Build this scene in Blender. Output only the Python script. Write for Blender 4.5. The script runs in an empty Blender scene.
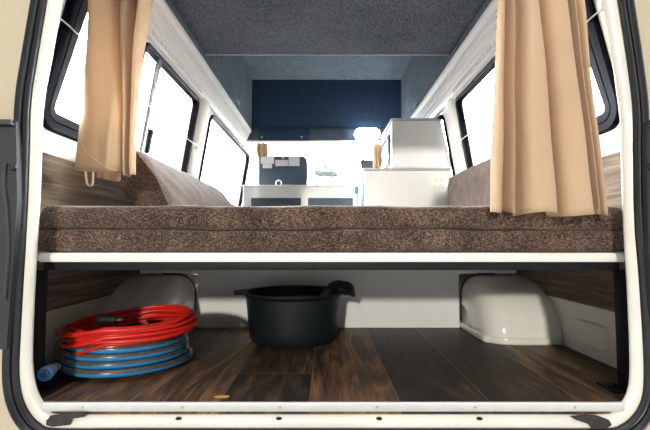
import bpy, bmesh, math, random
from mathutils import Vector, geometry
random.seed(7)
S = bpy.context.scene
COL = S.collection
PI = math.pi
F = 428.0                       # focal length in pixels of the 650 px wide frame
TH = math.radians(3.34)         # the camera looks slightly upwards
ZC = 0.345                      # camera height above the van floor
CX = 0.013                      # centre line of the van
FL = 0.93                       # depth of the floor's rear edge


def P(px, py, Y):
    u = (px - 325) / F
    v = (215 - py) / F
    d = math.cos(TH) - v * math.sin(TH)
    return Vector((Y * u / d, Y, ZC + Y * (math.sin(TH) + v * math.cos(TH)) / d))


# ------------------------------------------------------------------ materials
def new_mat(name):
    m = bpy.data.materials.new(name)
    m.use_nodes = True
    nt = m.node_tree
    return m, nt, nt.nodes['Principled BSDF']


def plain(name, col, rough=.5, metal=0., spec=.5, coat=0., var=.06, scale=9., bump=0., bscale=200.):
    m, nt, b = new_mat(name)
    b.inputs['Roughness'].default_value = rough
    b.inputs['Metallic'].default_value = metal
    b.inputs['Specular IOR Level'].default_value = spec
    b.inputs['Coat Weight'].default_value = coat
    tc = nt.nodes.new('ShaderNodeTexCoord')
    n = nt.nodes.new('ShaderNodeTexNoise')
    n.inputs['Scale'].default_value = scale
    n.inputs['Detail'].default_value = 5
    r = nt.nodes.new('ShaderNodeValToRGB')
    r.color_ramp.elements[0].position = .3
    r.color_ramp.elements[1].position = .7
    r.color_ramp.elements[0].color = [c * (1 - var) for c in col] + [1]
    r.color_ramp.elements[1].color = [min(1, c * (1 + var)) for c in col] + [1]
    nt.links.new(tc.outputs['Object'], n.inputs['Vector'])
    nt.links.new(n.outputs['Fac'], r.inputs['Fac'])
    nt.links.new(r.outputs['Color'], b.inputs['Base Color'])
    if bump:
        n2 = nt.nodes.new('ShaderNodeTexNoise')
        n2.inputs['Scale'].default_value = bscale
        bp = nt.nodes.new('ShaderNodeBump')
        bp.inputs['Strength'].default_value = bump
        bp.inputs['Distance'].default_value = .002
        nt.links.new(tc.outputs['Object'], n2.inputs['Vector'])
        nt.links.new(n2.outputs['Fac'], bp.inputs['Height'])
        nt.links.new(bp.outputs['Normal'], b.inputs['Normal'])
    return m


def mnode(nt, op, a, b=None):
    n = nt.nodes.new('ShaderNodeMath')
    n.operation = op
    for i, v in enumerate((a, b)):
        if v is None:
            continue
        if isinstance(v, (int, float)):
            n.inputs[i].default_value = v
        else:
            nt.links.new(v, n.inputs[i])
    return n.outputs[0]


def scaled(nt, vec, sc):
    n = nt.nodes.new('ShaderNodeMapping')
    n.inputs['Scale'].default_value = sc
    nt.links.new(vec, n.inputs['Vector'])
    return n.outputs[0]


def noise(nt, vec, scale, detail=3., rough=.5, dist=0.):
    n = nt.nodes.new('ShaderNodeTexNoise')
    n.inputs['Scale'].default_value = scale
    n.inputs['Detail'].default_value = detail
    n.inputs['Roughness'].default_value = rough
    n.inputs['Distortion'].default_value = dist
    nt.links.new(vec, n.inputs['Vector'])
    return n.outputs['Fac']


def ramp(nt, fac, stops):
    r = nt.nodes.new('ShaderNodeValToRGB')
    cr = r.color_ramp
    while len(cr.elements) < len(stops):
        cr.elements.new(.5)
    for e, (p, c) in zip(cr.elements, stops):
        e.position = p
        e.color = list(c) + [1]
    nt.links.new(fac, r.inputs['Fac'])
    return r.outputs['Color']


def tweed(name):
    m, nt, b = new_mat(name)
    b.inputs['Roughness'].default_value = .95
    b.inputs['Specular IOR Level'].default_value = .1
    b.inputs['Sheen Weight'].default_value = .25
    o = nt.nodes.new('ShaderNodeTexCoord').outputs['Object']
    a = noise(nt, scaled(nt, o, (120, 120, 700)), 1, 2)
    c = noise(nt, scaled(nt, o, (700, 700, 120)), 1, 2)
    d = noise(nt, o, 14, 3)
    s = mnode(nt, 'ADD', mnode(nt, 'MULTIPLY', a, .45), mnode(nt, 'MULTIPLY', c, .45))
    s = mnode(nt, 'ADD', s, mnode(nt, 'MULTIPLY', d, .16))
    col = ramp(nt, s, [(.38, (.010, .006, .005)), (.49, (.042, .026, .020)), (.57, (.115, .074, .054)), (.68, (.30, .205, .15))])
    nt.links.new(col, b.inputs['Base Color'])
    bp = nt.nodes.new('ShaderNodeBump')
    bp.inputs['Strength'].default_value = .5
    bp.inputs['Distance'].default_value = .002
    nt.links.new(s, bp.inputs['Height'])
    nt.links.new(bp.outputs['Normal'], b.inputs['Normal'])
    return m


def carpet(name, lo, hi, sc=170):
    m, nt, b = new_mat(name)
    b.inputs['Roughness'].default_value = 1
    b.inputs['Specular IOR Level'].default_value = .05
    o = nt.nodes.new('ShaderNodeTexCoord').outputs['Object']
    a = noise(nt, o, sc, 2, .6)
    d = noise(nt, o, 5, 3)
    s = mnode(nt, 'ADD', mnode(nt, 'MULTIPLY', a, .85), mnode(nt, 'MULTIPLY', d, .15))
    nt.links.new(ramp(nt, s, [(.34, lo), (.70, hi)]), b.inputs['Base Color'])
    bp = nt.nodes.new('ShaderNodeBump')
    bp.inputs['Strength'].default_value = .4
    bp.inputs['Distance'].default_value = .003
    nt.links.new(a, bp.inputs['Height'])
    nt.links.new(bp.outputs['Normal'], b.inputs['Normal'])
    return m


def wall_wood(name):
    m, nt, b = new_mat(name)
    b.inputs['Roughness'].default_value = .7
    b.inputs['Specular IOR Level'].default_value = .2
    o = nt.nodes.new('ShaderNodeTexCoord').outputs['Object']
    a = noise(nt, scaled(nt, o, (40, 2.2, 55)), 1, 5, .6, .6)
    d = noise(nt, scaled(nt, o, (300, 9, 300)), 1, 2)
    s = mnode(nt, 'ADD', mnode(nt, 'MULTIPLY', a, .75), mnode(nt, 'MULTIPLY', d, .25))
    nt.links.new(ramp(nt, s, [(.36, (.070, .045, .030)), (.5, (.14, .098, .068)), (.64, (.24, .18, .13))]), b.inputs['Base Color'])
    return m


def floor_wood(name):
    m, nt, b = new_mat(name)
    o = nt.nodes.new('ShaderNodeTexCoord').outputs['Object']
    sp = nt.nodes.new('ShaderNodeSeparateXYZ')
    nt.links.new(o, sp.inputs[0])
    x, y = sp.outputs[0], sp.outputs[1]
    W, L = .193, 1.2
    u = mnode(nt, 'DIVIDE', mnode(nt, 'ADD', x, .226), W)
    k = mnode(nt, 'FLOOR', u)
    fu = mnode(nt, 'FRACT', u)
    off = mnode(nt, 'ADD', mnode(nt, 'MULTIPLY', k, .694), 1.13)
    v = mnode(nt, 'DIVIDE', mnode(nt, 'SUBTRACT', y, off), L)
    kv = mnode(nt, 'FLOOR', v)
    fv = mnode(nt, 'FRACT', v)
    pid = mnode(nt, 'ADD', mnode(nt, 'MULTIPLY', k, 5.43), mnode(nt, 'MULTIPLY', kv, 2.77))
    wn = nt.nodes.new('ShaderNodeTexWhiteNoise')
    wn.noise_dimensions = '1D'
    nt.links.new(pid, wn.inputs['W'])
    rnd = wn.outputs['Value']
    cb = nt.nodes.new('ShaderNodeCombineXYZ')
    nt.links.new(x, cb.inputs[0])
    nt.links.new(y, cb.inputs[1])
    nt.links.new(mnode(nt, 'MULTIPLY', pid, 1.7), cb.inputs[2])
    big = noise(nt, scaled(nt, cb.outputs[0], (14, 2.6, 1)), 1, 5, .6, 1.6)
    fine = noise(nt, scaled(nt, cb.outputs[0], (110, 7, 1)), 1, 4, .6, .3)
    s = mnode(nt, 'ADD', mnode(nt, 'MULTIPLY', big, .62), mnode(nt, 'MULTIPLY', fine, .38))
    s = mnode(nt, 'ADD', s, mnode(nt, 'MULTIPLY', mnode(nt, 'SUBTRACT', rnd, .5), .22))
    col = ramp(nt, s, [(.34, (.009, .007, .006)), (.47, (.028, .018, .013)), (.58, (.085, .046, .023)), (.72, (.28, .14, .055))])
    ex = mnode(nt, 'LESS_THAN', mnode(nt, 'MINIMUM', fu, mnode(nt, 'SUBTRACT', 1, fu)), .006)
    ey = mnode(nt, 'LESS_THAN', mnode(nt, 'MINIMUM', fv, mnode(nt, 'SUBTRACT', 1, fv)), .0011)
    e = mnode(nt, 'MAXIMUM', ex, ey)
    mx = nt.nodes.new('ShaderNodeMix')
    mx.data_type = 'RGBA'
    nt.links.new(mnode(nt, 'MULTIPLY', e, .55), mx.inputs[0])
    nt.links.new(col, mx.inputs[6])
    mx.inputs[7].default_value = (.20, .15, .11, 1)
    nt.links.new(mx.outputs[2], b.inputs['Base Color'])
    nt.links.new(mnode(nt, 'ADD', mnode(nt, 'MULTIPLY', fine, .25), .42), b.inputs['Roughness'])
    bp = nt.nodes.new('ShaderNodeBump')
    bp.inputs['Strength'].default_value = .25
    bp.inputs['Distance'].default_value = .001
    nt.links.new(fine, bp.inputs['Height'])
    nt.links.new(bp.outputs['Normal'], b.inputs['Normal'])
    return m


def glass(name, tint=(.97, .98, .98), gloss=.06):
    m = bpy.data.materials.new(name)
    m.use_nodes = True
    nt = m.node_tree
    nt.nodes.clear()
    out = nt.nodes.new('ShaderNodeOutputMaterial')
    t = nt.nodes.new('ShaderNodeBsdfTransparent')
    t.inputs[0].default_value = (*tint, 1)
    g = nt.nodes.new('ShaderNodeBsdfGlossy')
    g.inputs['Roughness'].default_value = .03
    mx = nt.nodes.new('ShaderNodeMixShader')
    mx.inputs[0].default_value = gloss
    nt.links.new(t.outputs[0], mx.inputs[1])
    nt.links.new(g.outputs[0], mx.inputs[2])
    nt.links.new(mx.outputs[0], out.inputs[0])
    return m


def emit(name, col, st):
    m, nt, b = new_mat(name)
    b.inputs['Base Color'].default_value = (.9, .9, .9, 1)
    b.inputs['Emission Color'].default_value = (*col, 1)
    b.inputs['Emission Strength'].default_value = st
    return m


def cloth(name, col):
    m, nt, b = new_mat(name)
    b.inputs['Roughness'].default_value = .75
    b.inputs['Specular IOR Level'].default_value = .25
    b.inputs['Sheen Weight'].default_value = .2
    o = nt.nodes.new('ShaderNodeTexCoord').outputs['Object']
    a = noise(nt, scaled(nt, o, (700, 700, 200)), 1, 2)
    d = noise(nt, o, 7, 3)
    s = mnode(nt, 'ADD', mnode(nt, 'MULTIPLY', a, .5), mnode(nt, 'MULTIPLY', d, .5))
    nt.links.new(ramp(nt, s, [(.3, [c * .9 for c in col]), (.7, [min(1, c * 1.08) for c in col])]), b.inputs['Base Color'])
    tr = nt.nodes.new('ShaderNodeBsdfTranslucent')
    tr.inputs[0].default_value = (*col, 1)
    mx = nt.nodes.new('ShaderNodeMixShader')
    mx.inputs[0].default_value = .22
    out = nt.nodes['Material Output']
    nt.links.new(b.outputs[0], mx.inputs[1])
    nt.links.new(tr.outputs[0], mx.inputs[2])
    nt.links.new(mx.outputs[0], out.inputs[0])
    return m


M = dict(
    cream=plain('cream_paint', (.50, .43, .30), .3, coat=.3, var=.03),
    white=plain('white_paint', (.74, .70, .61), .5, spec=.3, var=.02),
    flange=plain('flange_paint', (.72, .68, .60), .3, coat=.3, var=.06, scale=6),
    trim=plain('white_trim_plastic', (.90, .89, .87), .45, var=.02),
    arch=plain('arch_gloss_white', (.72, .71, .64), .13, coat=.5, var=.04),
    rubber=plain('black_rubber', (.011, .011, .013), .36, var=.2, scale=30),
    gasket=plain('window_rubber', (.003, .004, .008), .5, spec=.06, var=.2),
    plastic=plain('dark_grey_plastic', (.012, .012, .014), .55, var=.12, bump=.2, bscale=400),
    steel=plain('black_steel', (.008, .009, .011), .55, spec=.2, var=.3, scale=60),
    alu=plain('aluminium_strip', (.72, .71, .68), .38, metal=.35, var=.05, scale=40),
    screw=plain('screw_steel', (.5, .48, .44), .35, metal=.9),
    dark=plain('dark_hole', (.012, .010, .009), .8),
    tape=plain('black_tape', (.022, .018, .015), .6, var=.5, scale=60),
    board=plain('white_board_edge', (.78, .76, .70), .45, var=.02),
    panel=plain('pale_storage_panel', (.62, .62, .60), .5, var=.02),
    cab=plain('white_laminate', (.83, .83, .82), .45, var=.015),
    top=plain('grey_laminate_edge', (.42, .43, .44), .4, var=.03),
    navy=plain('navy_fabric', (.020, .038, .072), .85, spec=.15, var=.2, scale=40, bump=.2),
    tub=plain('black_tub_plastic', (.005, .009, .011), .45, spec=.3, var=.15, bump=.15, bscale=300),
    blackcloth=plain('black_cloth', (.010, .011, .013), .75, var=.3, scale=50, bump=.4, bscale=150),
    blue=plain('hose_blue', (.015, .24, .56), .35, var=.1),
    hose=plain('hose_grey', (.075, .072, .068), .25, var=.35, scale=120, coat=.3),
    red=plain('red_cable', (.60, .016, .010), .38, var=.08),
    blackboard=plain('slate_panel', (.035, .055, .080), .6, var=.08),
    paper=plain('white_paper', (.75, .75, .75), .7, var=.02),
    pink=plain('pinkish_paper', (.75, .62, .66), .7, var=.02),
    seat=plain('seat_fabric', (.03, .045, .065), .9, var=.15),
    mirror=plain('mirror_shell', (.55, .62, .60), .12, metal=.6),
    mouthblue=plain('connector_blue', (.010, .12, .34), .4),
    blueplastic=plain('blue_grey_plastic', (.06, .20, .30), .4),
    leaf=plain('brown_leaf', (.55, .28, .09), .7),
    grey=plain('grey_plastic', (.22, .22, .23), .4),
    ground=plain('dark_asphalt', (.03, .029, .028), .9, var=.1),
    wire=plain('curtain_wire_white', (.75, .74, .70), .4),
    bright=plain('chromed_strip', (.55, .58, .62), .25, metal=.8),
    hook=plain('pale_hook', (.7, .66, .55), .5),
    tweed=tweed('brown_tweed'),
    carpet=carpet('charcoal_carpet', (.034, .042, .058), (.21, .24, .29)),
    carpet2=carpet('blue_grey_carpet', (.050, .066, .085), (.23, .28, .33)),
    wood=wall_wood('grey_brown_laminate'),
    floor=floor_wood('dark_plank_vinyl'),
    glass=glass('window_glass'),
    curtain=cloth('tan_curtain', (.58, .41, .26)),
    lamp=emit('led_diffuser', (.92, .97, 1), 25),
)


# ------------------------------------------------------------------ helpers
def wloc(o):
    v = Vector((0, 0, 0))
    while o:
        v += Vector(o.location)
        o = o.parent
    return v


def obj(name, bm, mat, parent=None, origin=None, sharp=35, smooth=True):
    me = bpy.data.meshes.new(name)
    bmesh.ops.recalc_face_normals(bm, faces=bm.faces)
    if parent is not None:
        off = wloc(parent)
        loc = Vector((0, 0, 0))
    else:
        if origin is None:
            xs = [v.co for v in bm.verts]
            lo = Vector([min(c[i] for c in xs) for i in range(3)])
            hi = Vector([max(c[i] for c in xs) for i in range(3)])
            origin = Vector(((lo.x + hi.x) / 2, (lo.y + hi.y) / 2, lo.z))
        off = Vector(origin)
        loc = off
    bmesh.ops.translate(bm, verts=bm.verts, vec=-off)
    bm.to_mesh(me)
    bm.free()
    if smooth:
        me.polygons.foreach_set('use_smooth', [True] * len(me.polygons))
        me.set_sharp_from_angle(angle=math.radians(sharp))
    for mm in (mat if isinstance(mat, (list, tuple)) else [mat]):
        me.materials.append(M[mm])
    o = bpy.data.objects.new(name, me)
    o.location = loc
    COL.objects.link(o)
    if parent is not None:
        o.parent = parent
    return o


def world_obj(name, bm, mat, parent=None, **k):
    """object whose origin stays at the van's origin (texture coordinates in van space)"""
    return obj(name, bm, mat, parent, origin=(0, 0, 0), **k)


def tag(o, label, cat, group=None):
    o['label'] = label
    o['category'] = cat
    if group:
        o['group'] = group
    return o


def thing(name, loc, label, cat, group=None):
    o = bpy.data.objects.new(name, None)
    o.location = loc
    o.empty_display_size = .05
    COL.objects.link(o)
    return tag(o, label, cat, group)


def struct(o):
    o['kind'] = 'structure'
    return o


def B():
    return bmesh.new()


def box(bm, x0, x1, y0, y1, z0, z1, bev=0., seg=2):
    r = bmesh.ops.create_cube(bm, size=1)
    vs = r['verts']
    for v in vs:
        v.co = Vector(((x0 + x1) / 2 + v.co.x * (x1 - x0), (y0 + y1) / 2 + v.co.y * (y1 - y0), (z0 + z1) / 2 + v.co.z * (z1 - z0)))
    if bev:
        es = list({e for v in vs for e in v.link_edges})
        bmesh.ops.bevel(bm, geom=es, offset=bev, segments=seg, profile=.5, affect='EDGES')
    return bm


def prism(bm, pts, vec):
    """closed 3-D polygon extruded along vec"""
    a = [bm.verts.new(p) for p in pts]
    b = [bm.verts.new(Vector(p) + Vector(vec)) for p in pts]
    n = len(pts)
    bm.faces.new(a)
    bm.faces.new(list(reversed(b)))
    for i in range(n):
        bm.faces.new((a[i], b[i], b[(i + 1) % n], a[(i + 1) % n]))
    return bm


def tube(bm, pts, r, seg=8, closed=False, up=Vector((0, 0, 1)), stripe=None, ry=None):
    pts = [Vector(p) for p in pts]
    n = len(pts)
    rings = []
    for i in range(n):
        if closed:
            t = pts[(i + 1) % n] - pts[i - 1]
        else:
            t = pts[min(i + 1, n - 1)] - pts[max(i - 1, 0)]
        t.normalize()
        u = up if abs(t.dot(up)) < .97 else Vector((1, 0, 0))
        s = t.cross(u).normalized()
        w = s.cross(t).normalized()
        rr = r[i] if isinstance(r, (list, tuple)) else r
        r2 = ry if ry is not None else rr
        rings.append([bm.verts.new(pts[i] + s * (rr * math.cos(a)) + w * (r2 * math.sin(a))) for a in [2 * PI * j / seg for j in range(seg)]])
    for i in range(n if closed else n - 1):
        A, C = rings[i], rings[(i + 1) % n]
        for j in range(seg):
            f = bm.faces.new((A[j], A[(j + 1) % seg], C[(j + 1) % seg], C[j]))
            if stripe and j in stripe:
                f.material_index = 1
    if not closed:
        bm.faces.new(list(reversed(rings[0])))
        bm.faces.new(rings[-1])
    return bm


def lathe(bm, c, prof, seg=40, axis='z', a0=0, sx=1., sy=1.):
    """prof: list of (radius, height); closed at the ends when radius is 0"""
    rings = []
    for r, h in prof:
        if r < 1e-6:
            p = (0, 0, h)
            ring = [p] * seg
        ring = [(r * sx * math.cos(a0 + 2 * PI * j / seg), r * sy * math.sin(a0 + 2 * PI * j / seg), h) for j in range(seg)]
        if axis == 'y':
            ring = [(p[0], p[2], p[1]) for p in ring]
        if axis == 'x':
            ring = [(p[2], p[0], p[1]) for p in ring]
        if r < 1e-6:
            v = bm.verts.new(Vector(c) + Vector(ring[0]))
            rings.append([v])
        else:
            rings.append([bm.verts.new(Vector(c) + Vector(p)) for p in ring])
    for A, C in zip(rings, rings[1:]):
        for j in range(seg):
            k = (j + 1) % seg
            if len(A) == 1:
                bm.faces.new((A[0], C[k], C[j]))
            elif len(C) == 1:
                bm.faces.new((A[j], A[k], C[0]))
            else:
                bm.faces.new((A[j], A[k], C[k], C[j]))
    return bm


def catmull(pts, n=6, closed=False):
    pts = [Vector(p) for p in pts]
    out = []
    m = len(pts)
    for i in range(m if closed else m - 1):
        if closed:
            p0, p1, p2, p3 = pts[i - 1], pts[i], pts[(i + 1) % m], pts[(i + 2) % m]
        else:
            p0, p1, p2, p3 = pts[max(i - 1, 0)], pts[i], pts[i + 1], pts[min(i + 2, m - 1)]
        for j in range(n):
            t = j / n
            out.append(.5 * ((2 * p1) + (p2 - p0) * t + (2 * p0 - 5 * p1 + 4 * p2 - p3) * t * t + (3 * p1 - p0 - 3 * p2 + p3) * t ** 3))
    if not closed:
        out.append(pts[-1])
    return out


def rrect(y0, y1, z0, z1, r, n=6):
    out = []
    for cy, cz, a in ((y1 - r, z1 - r, 0), (y0 + r, z1 - r, 90), (y0 + r, z0 + r, 180), (y1 - r, z0 + r, 270)):
        for i in range(n + 1):
            t = math.radians(a + 90 * i / n)
            out.append((cy + r * math.cos(t), cz + r * math.sin(t)))
    return out


def inside(p, poly):
    c = False
    n = len(poly)
    for i in range(n):
        (x1, y1), (x2, y2) = poly[i], poly[(i + 1) % n]
        if (y1 > p[1]) != (y2 > p[1]) and p[0] < (x2 - x1) * (p[1] - y1) / (y2 - y1) + x1:
            c = not c
    return c


def sheet(bm, outer, holes, rows, fmap, thick):
    """2-D polygon with holes, triangulated, bent by fmap and thickened by the vector function thick"""
    vs, es = [], []

    def loop(pts):
        b = len(vs)
        vs.extend(Vector(p) for p in pts)
        es.extend((b + i, b + (i + 1) % len(pts)) for i in range(len(pts)))
    loop(outer)
    for h in holes:
        loop(h)
    for a, c in rows:
        b = len(vs)
        vs.extend((Vector(a), Vector(c)))
        es.append((b, b + 1))
    r = geometry.delaunay_2d_cdt(vs, es, [], 0, 1e-6)
    nv = [bm.verts.new(fmap(v)) for v in r[0]]
    for f in r[2]:
        c = sum((r[0][i] for i in f), Vector((0, 0))) / len(f)
        if not inside(c, outer) or any(inside(c, h) for h in holes):
            continue
        bm.faces.new([nv[i] for i in f])
    for v in list(bm.verts):
        if not v.link_faces:
            bm.verts.remove(v)
    if thick is not None:
        g = bmesh.ops.extrude_face_region(bm, geom=list(bm.faces))
        for e in g['geom']:
            if isinstance(e, bmesh.types.BMVert):
                e.co += thick
    return bm


SH = .10


def shear(y0, y1, z0, pts, ins=0.):
    if y0 > 1.2:
        return pts
    return [(y + (SH + 2.3 * ins) * (z - z0) * (1 - (y - y0) / (y1 - y0)), z) for y, z in pts]


PROF = [(-.05, .77), (.62, .77), (1.10, .693), (1.17, .678), (1.26, .64)]


def wx(z):
    for (z0, x0), (z1, x1) in zip(PROF, PROF[1:]):
        if z <= z1:
            return x0 + (x1 - x0) * (z - z0) / (z1 - z0)
    return PROF[-1][1]


# ------------------------------------------------------------------ the setting
YW0, YW1 = .975, 4.75
WIN = [  # Y0, Y1, z0, z1, radius, gasket width
    (1.083, 1.47, .642, 1.10, .07, .050),
    (1.56, 2.26, .640, 1.10, .045, .020),
    (2.50, 3.80, .620, 1.105, .07, .016),
]
n_win = 0
for s, side in ((-1, 'left'), (1, 'right')):
    def fm(v, s=s):
        return Vector((CX + s * wx(v[1]), v[0], v[1]))
    holes = [shear(y0, y1, z0, rrect(y0 + .004, y1 - .004, z0 + .004, z1 - .004, r)) for y0, y1, z0, z1, r, g in WIN]
    w = B()
    sheet(w, [(YW0, -.02), (YW1, -.02), (YW1, 1.255), (YW0, 1.255)], holes,
          [((YW0, z), (YW1, z)) for z in (.62, 1.10 + .012, 1.17)], fm, Vector((s * .03, 0, 0)))
    struct(world_obj('wall_' + side, w, 'white', sharp=50))
    # windows
    for y0, y1, z0, z1, r, g in WIN:
        n_win += 1
        wb = B()
        loops = []
        for ins, dx in ((0, .0), (0, -.008), (.004, -.013), (g * .45, -.014), (g * .5, -.010), (g * .55, -.013), (g, -.010), (g + .003, .016)):
            lp = shear(y0, y1, z0, rrect(y0 + ins, y1 - ins, z0 + ins, z1 - ins, max(r - ins, .01)), ins)
            loops.append([wb.verts.new((CX + s * (wx(z) + dx), y, z)) for y, z in lp])
        n = len(loops[0])
        for A, C in zip(loops, loops[1:]):
            for j in range(n):
                wb.faces.new((A[j], A[(j + 1) % n], C[(j + 1) % n], C[j]))
        fo = struct(world_obj('window_%d' % n_win, wb, 'gasket'))
        gb = B()
        lp = shear(y0, y1, z0, rrect(y0 + g * .6, y1 - g * .6, z0 + g * .6, z1 - g * .6, max(r - g * .6, .01)), g * .6)
        prism(gb, [(CX + s * (wx(z) + .006), y, z) for y, z in lp], (s * .004, 0, 0))
        world_obj('pane', gb, 'glass', fo)
        if abs(y0 - 1.56) < .01:      # sliding window: a silver meeting bar, a latch, a bright top channel
            db = B()
            zz = (z0 + g, z1 - g)
            prism(db, [(CX + s * (wx(zz[0]) - .012), 1.70, zz[0]), (CX + s * (wx(zz[0]) - .012), 1.725, zz[0]),
                       (CX + s * (wx(zz[1]) - .012), 1.725, zz[1]), (CX + s * (wx(zz[1]) - .012), 1.70, zz[1])], (s * .016, 0, 0))
            world_obj('meeting_bar', db, 'bright', fo)
            lb = B()
            za, zb = .70, .80
            prism(lb, [(CX + s * (wx(za) - .022), 1.728, za), (CX + s * (wx(za) - .022), 1.748, za),
                       (CX + s * (wx(zb) - .022), 1.748, zb), (CX + s * (wx(zb) - .022), 1.728, zb)], (s * .014, 0, 0))
            world_obj('latch', lb, 'gasket', fo)
    # painted pillar pressing between the middle and the front window
    pb = B()
    rows = []
    for i in range(13):
        z = .60 + i * (1.12 - .60) / 12
        rows.append([pb.verts.new((CX + s * (wx(z) - d), y, z)) for y, d in ((2.285, .0), (2.30, .016), (2.36, .020), (2.42, .016), (2.435, .006), (2.47, .006), (2.48, .0))])
    for A, C in zip(rows, rows[1:]):
        for j in range(6):
            pb.faces.new((A[j], A[j + 1], C[j + 1], C[j]))
    struct(world_obj('trim_%d' % (1 if s < 0 else 2), pb, 'white', sharp=60))
    # cornice mouldings along the top of the wall
    cb = B()
    prof = [(.692, 1.112), (.676, 1.118), (.669, 1.130), (.667, 1.150), (.662, 1.154), (.660, 1.172), (.650, 1.178), (.647, 1.196),
            (.640, 1.198), (.638, 1.206), (.644, 1.209), (.643, 1.214), (.633, 1.216), (.624, 1.232), (.619, 1.236), (.619, 1.250), (.70, 1.25)]
    prism(cb, [(CX + s * x, YW0, z) for x, z in prof], (0, 3.52 - YW0, 0))
    struct(world_obj('trim_%d' % (3 if s < 0 else 4), cb, 'trim', sharp=25))
    # moulded clips under the cornice
    kb = B()
    for i in range(16):
        y = 1.58 + i * .042
        x = CX + s * .668
        box(kb, min(x, x - s * .006), max(x, x - s * .006), y, y + .022, 1.122, 1.142, .002)
    struct(world_obj('trim_%d' % (5 if s < 0 else 6), kb, 'trim'))
    # wood-look lining panel
    lw = B()
    x = CX + s * .769
    box(lw, min(x, x - s * .007), max(x, x - s * .007), 1.0, 2.52, .152, .578, .0015, 1)
    struct(world_obj('trim_%d' % (7 if s < 0 else 8), lw, 'wood'))
    # pressed rectangle in the low white panel
    eb = B()
    yz0 = rrect(1.20, 1.36, .030, .105, .018)
    yz1 = rrect(1.21, 1.35, .038, .097, .012)
    x = CX + s * .769
    L0 = [eb.verts.new((x, y, z)) for y, z in yz0]
    L1 = [eb.verts.new((x - s * .005, y, z)) for y, z in rrect(1.205, 1.355, .034, .101, .015)]
    L2 = [eb.verts.new((x - s * .002, y, z)) for y, z in yz1]
    for A, C in ((L0, L1), (L1, L2)):
        for j in range(len(A)):
            eb.faces.new((A[j], A[(j + 1) % len(A)], C[(j + 1) % len(A)], C[j]))
    eb.faces.new(L2)
    struct(world_obj('trim_%d' % (9 if s < 0 else 10), eb, 'white'))

struct(world_obj('floor', box(B(), CX - .80, CX + .80, FL, 4.75, -.03, 0), 'floor'))

# roof: low carpeted panel at the back, raised roof further forward
HW = .62
struct(world_obj('ceiling', box(B(), CX - HW, CX + HW, .93, 2.12, 1.284, 1.32, .003), 'carpet'))
struct(world_obj('trim_16', box(B(), CX - HW + .001, CX + HW - .001, 2.1205, 2.126, 1.281, 1.289, .001), 'top'))
b = B()
for s in (-1, 1):
    x = CX + s * HW
    box(b, min(x, x + s * .02), max(x, x + s * .02), .93, 3.54, 1.24, 1.70)
struct(world_obj('wall_roof', b, 'carpet2'))
b = B()
box(b, CX - HW - .02, CX + HW + .02, 2.05, 3.54, 1.68, 1.70)
box(b, CX - HW, CX + HW, 2.09, 2.12, 1.32, 1.68)
struct(world_obj('ceiling_raised', b, 'carpet2'))
b = B()
box(b, CX - HW, CX + HW, 3.50, 3.53, 1.262, 1.68)
struct(world_obj('wall_front', b, 'navy'))
b = B()
box(b, CX - .66, CX + .66, 3.485, 3.53, 1.168, 1.265, .004)
struct(world_obj('trim_11', b, 'seat'))
b = B()
box(b, CX - .68, CX + .68, 3.49, 3.515, 1.152, 1.168, .006)
struct(world_obj('trim_12', b, 'trim'))
# cab roof lining and windscreen
b = B()
prism(b, [(CX - .70, 3.515, 1.155), (CX - .70, 4.02, 1.155), (CX - .70, 4.02, 1.19), (CX - .70, 3.515, 1.19)], (1.40, 0, 0))
struct(world_obj('ceiling_cab', b, 'trim'))
b = B()
prism(b, [(CX - .72, 4.02, 1.16), (CX + .72, 4.02, 1.16), (CX + .76, 4.70, .60), (CX - .76, 4.70, .60)], (0, .005, .005))
struct(world_obj('window_7', b, 'glass'))
b = B()
box(b, CX - .80, CX + .80, 4.66, 4.75, -.02, .61, .01)
struct(world_obj('wall_cab', b, 'grey'))

# ---- rear opening: painted flange, rubber seal, body skin
knots = [((66, -20), 14), ((62, 0), 14), ((52, 55), 13), ((43, 103), 11), ((41, 150), 10.5), ((39, 200), 10), ((36, 250), 9.5), ((33.5, 300), 10),
         ((32, 340), 10.5), ((32, 365), 11.5), ((35, 385), 13), ((41, 400), 14), ((50, 410), 14.5), ((64, 413.5), 14), ((150, 413.5), 14), ((325, 413.5), 14),
         ((500, 413.5), 14), ((597, 413.5), 14), ((612, 411), 14.5), ((622, 403), 14), ((628, 392), 13), ((630.5, 376), 12), ((630.5, 350), 11.5),
         ((629.5, 320), 11), ((627.5, 275), 10), ((625, 235), 9), ((623.5, 200), 9), ((622, 150), 10), ((620, 108), 11.5), ((612, 55), 13), ((603, 0), 13.5), ((599, -20), 14),
         ((570, -135), 15), ((545, -165), 15), ((500, -178), 15), ((325, -182), 15), ((160, -178), 15), ((112, -165), 15), ((90, -135), 15)]
K = [P(x, y, FL) for (x, y), w in knots]
inner = catmull(K, 5, True)
wid = []
for i in range(len(knots)):
    for j in range(5):
        t = j / 5
        wid.append((knots[i][1] * (1 - t) + knots[(i + 1) % len(knots)][1] * t) * FL / F)
nI = len(inner)
nrm = []
for i in range(nI):
    t = (inner[(i + 2) % nI] - inner[i - 2]).normalized()
    nv = Vector((t.z, 0, -t.x))
    if nv.dot(inner[i] - Vector((CX, FL, .4))) < 0:
        nv = -nv
    nrm.append(nv)
# make sure one orientation everywhere
b = B()
loops = []
for k, y in ((2.2, .985), (.80, .950), (.14, .939), (.0, .934), (.06, .930), (.30, .925), (.85, .921), (1.0, .924), (1.15, .94)):
    loops.append([b.verts.new((p.x + n.x * (w - .0025) * k, y, p.z + n.z * (w - .0025) * k)) for p, n, w in zip(inner, nrm, wid)])
for A, C in zip(loops, loops[1:]):
    for j in range(nI):
        b.faces.new((A[j], A[(j + 1) % nI], C[(j + 1) % nI], C[j]))
struct(world_obj('trim_13', b, 'flange', sharp=60))
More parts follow.
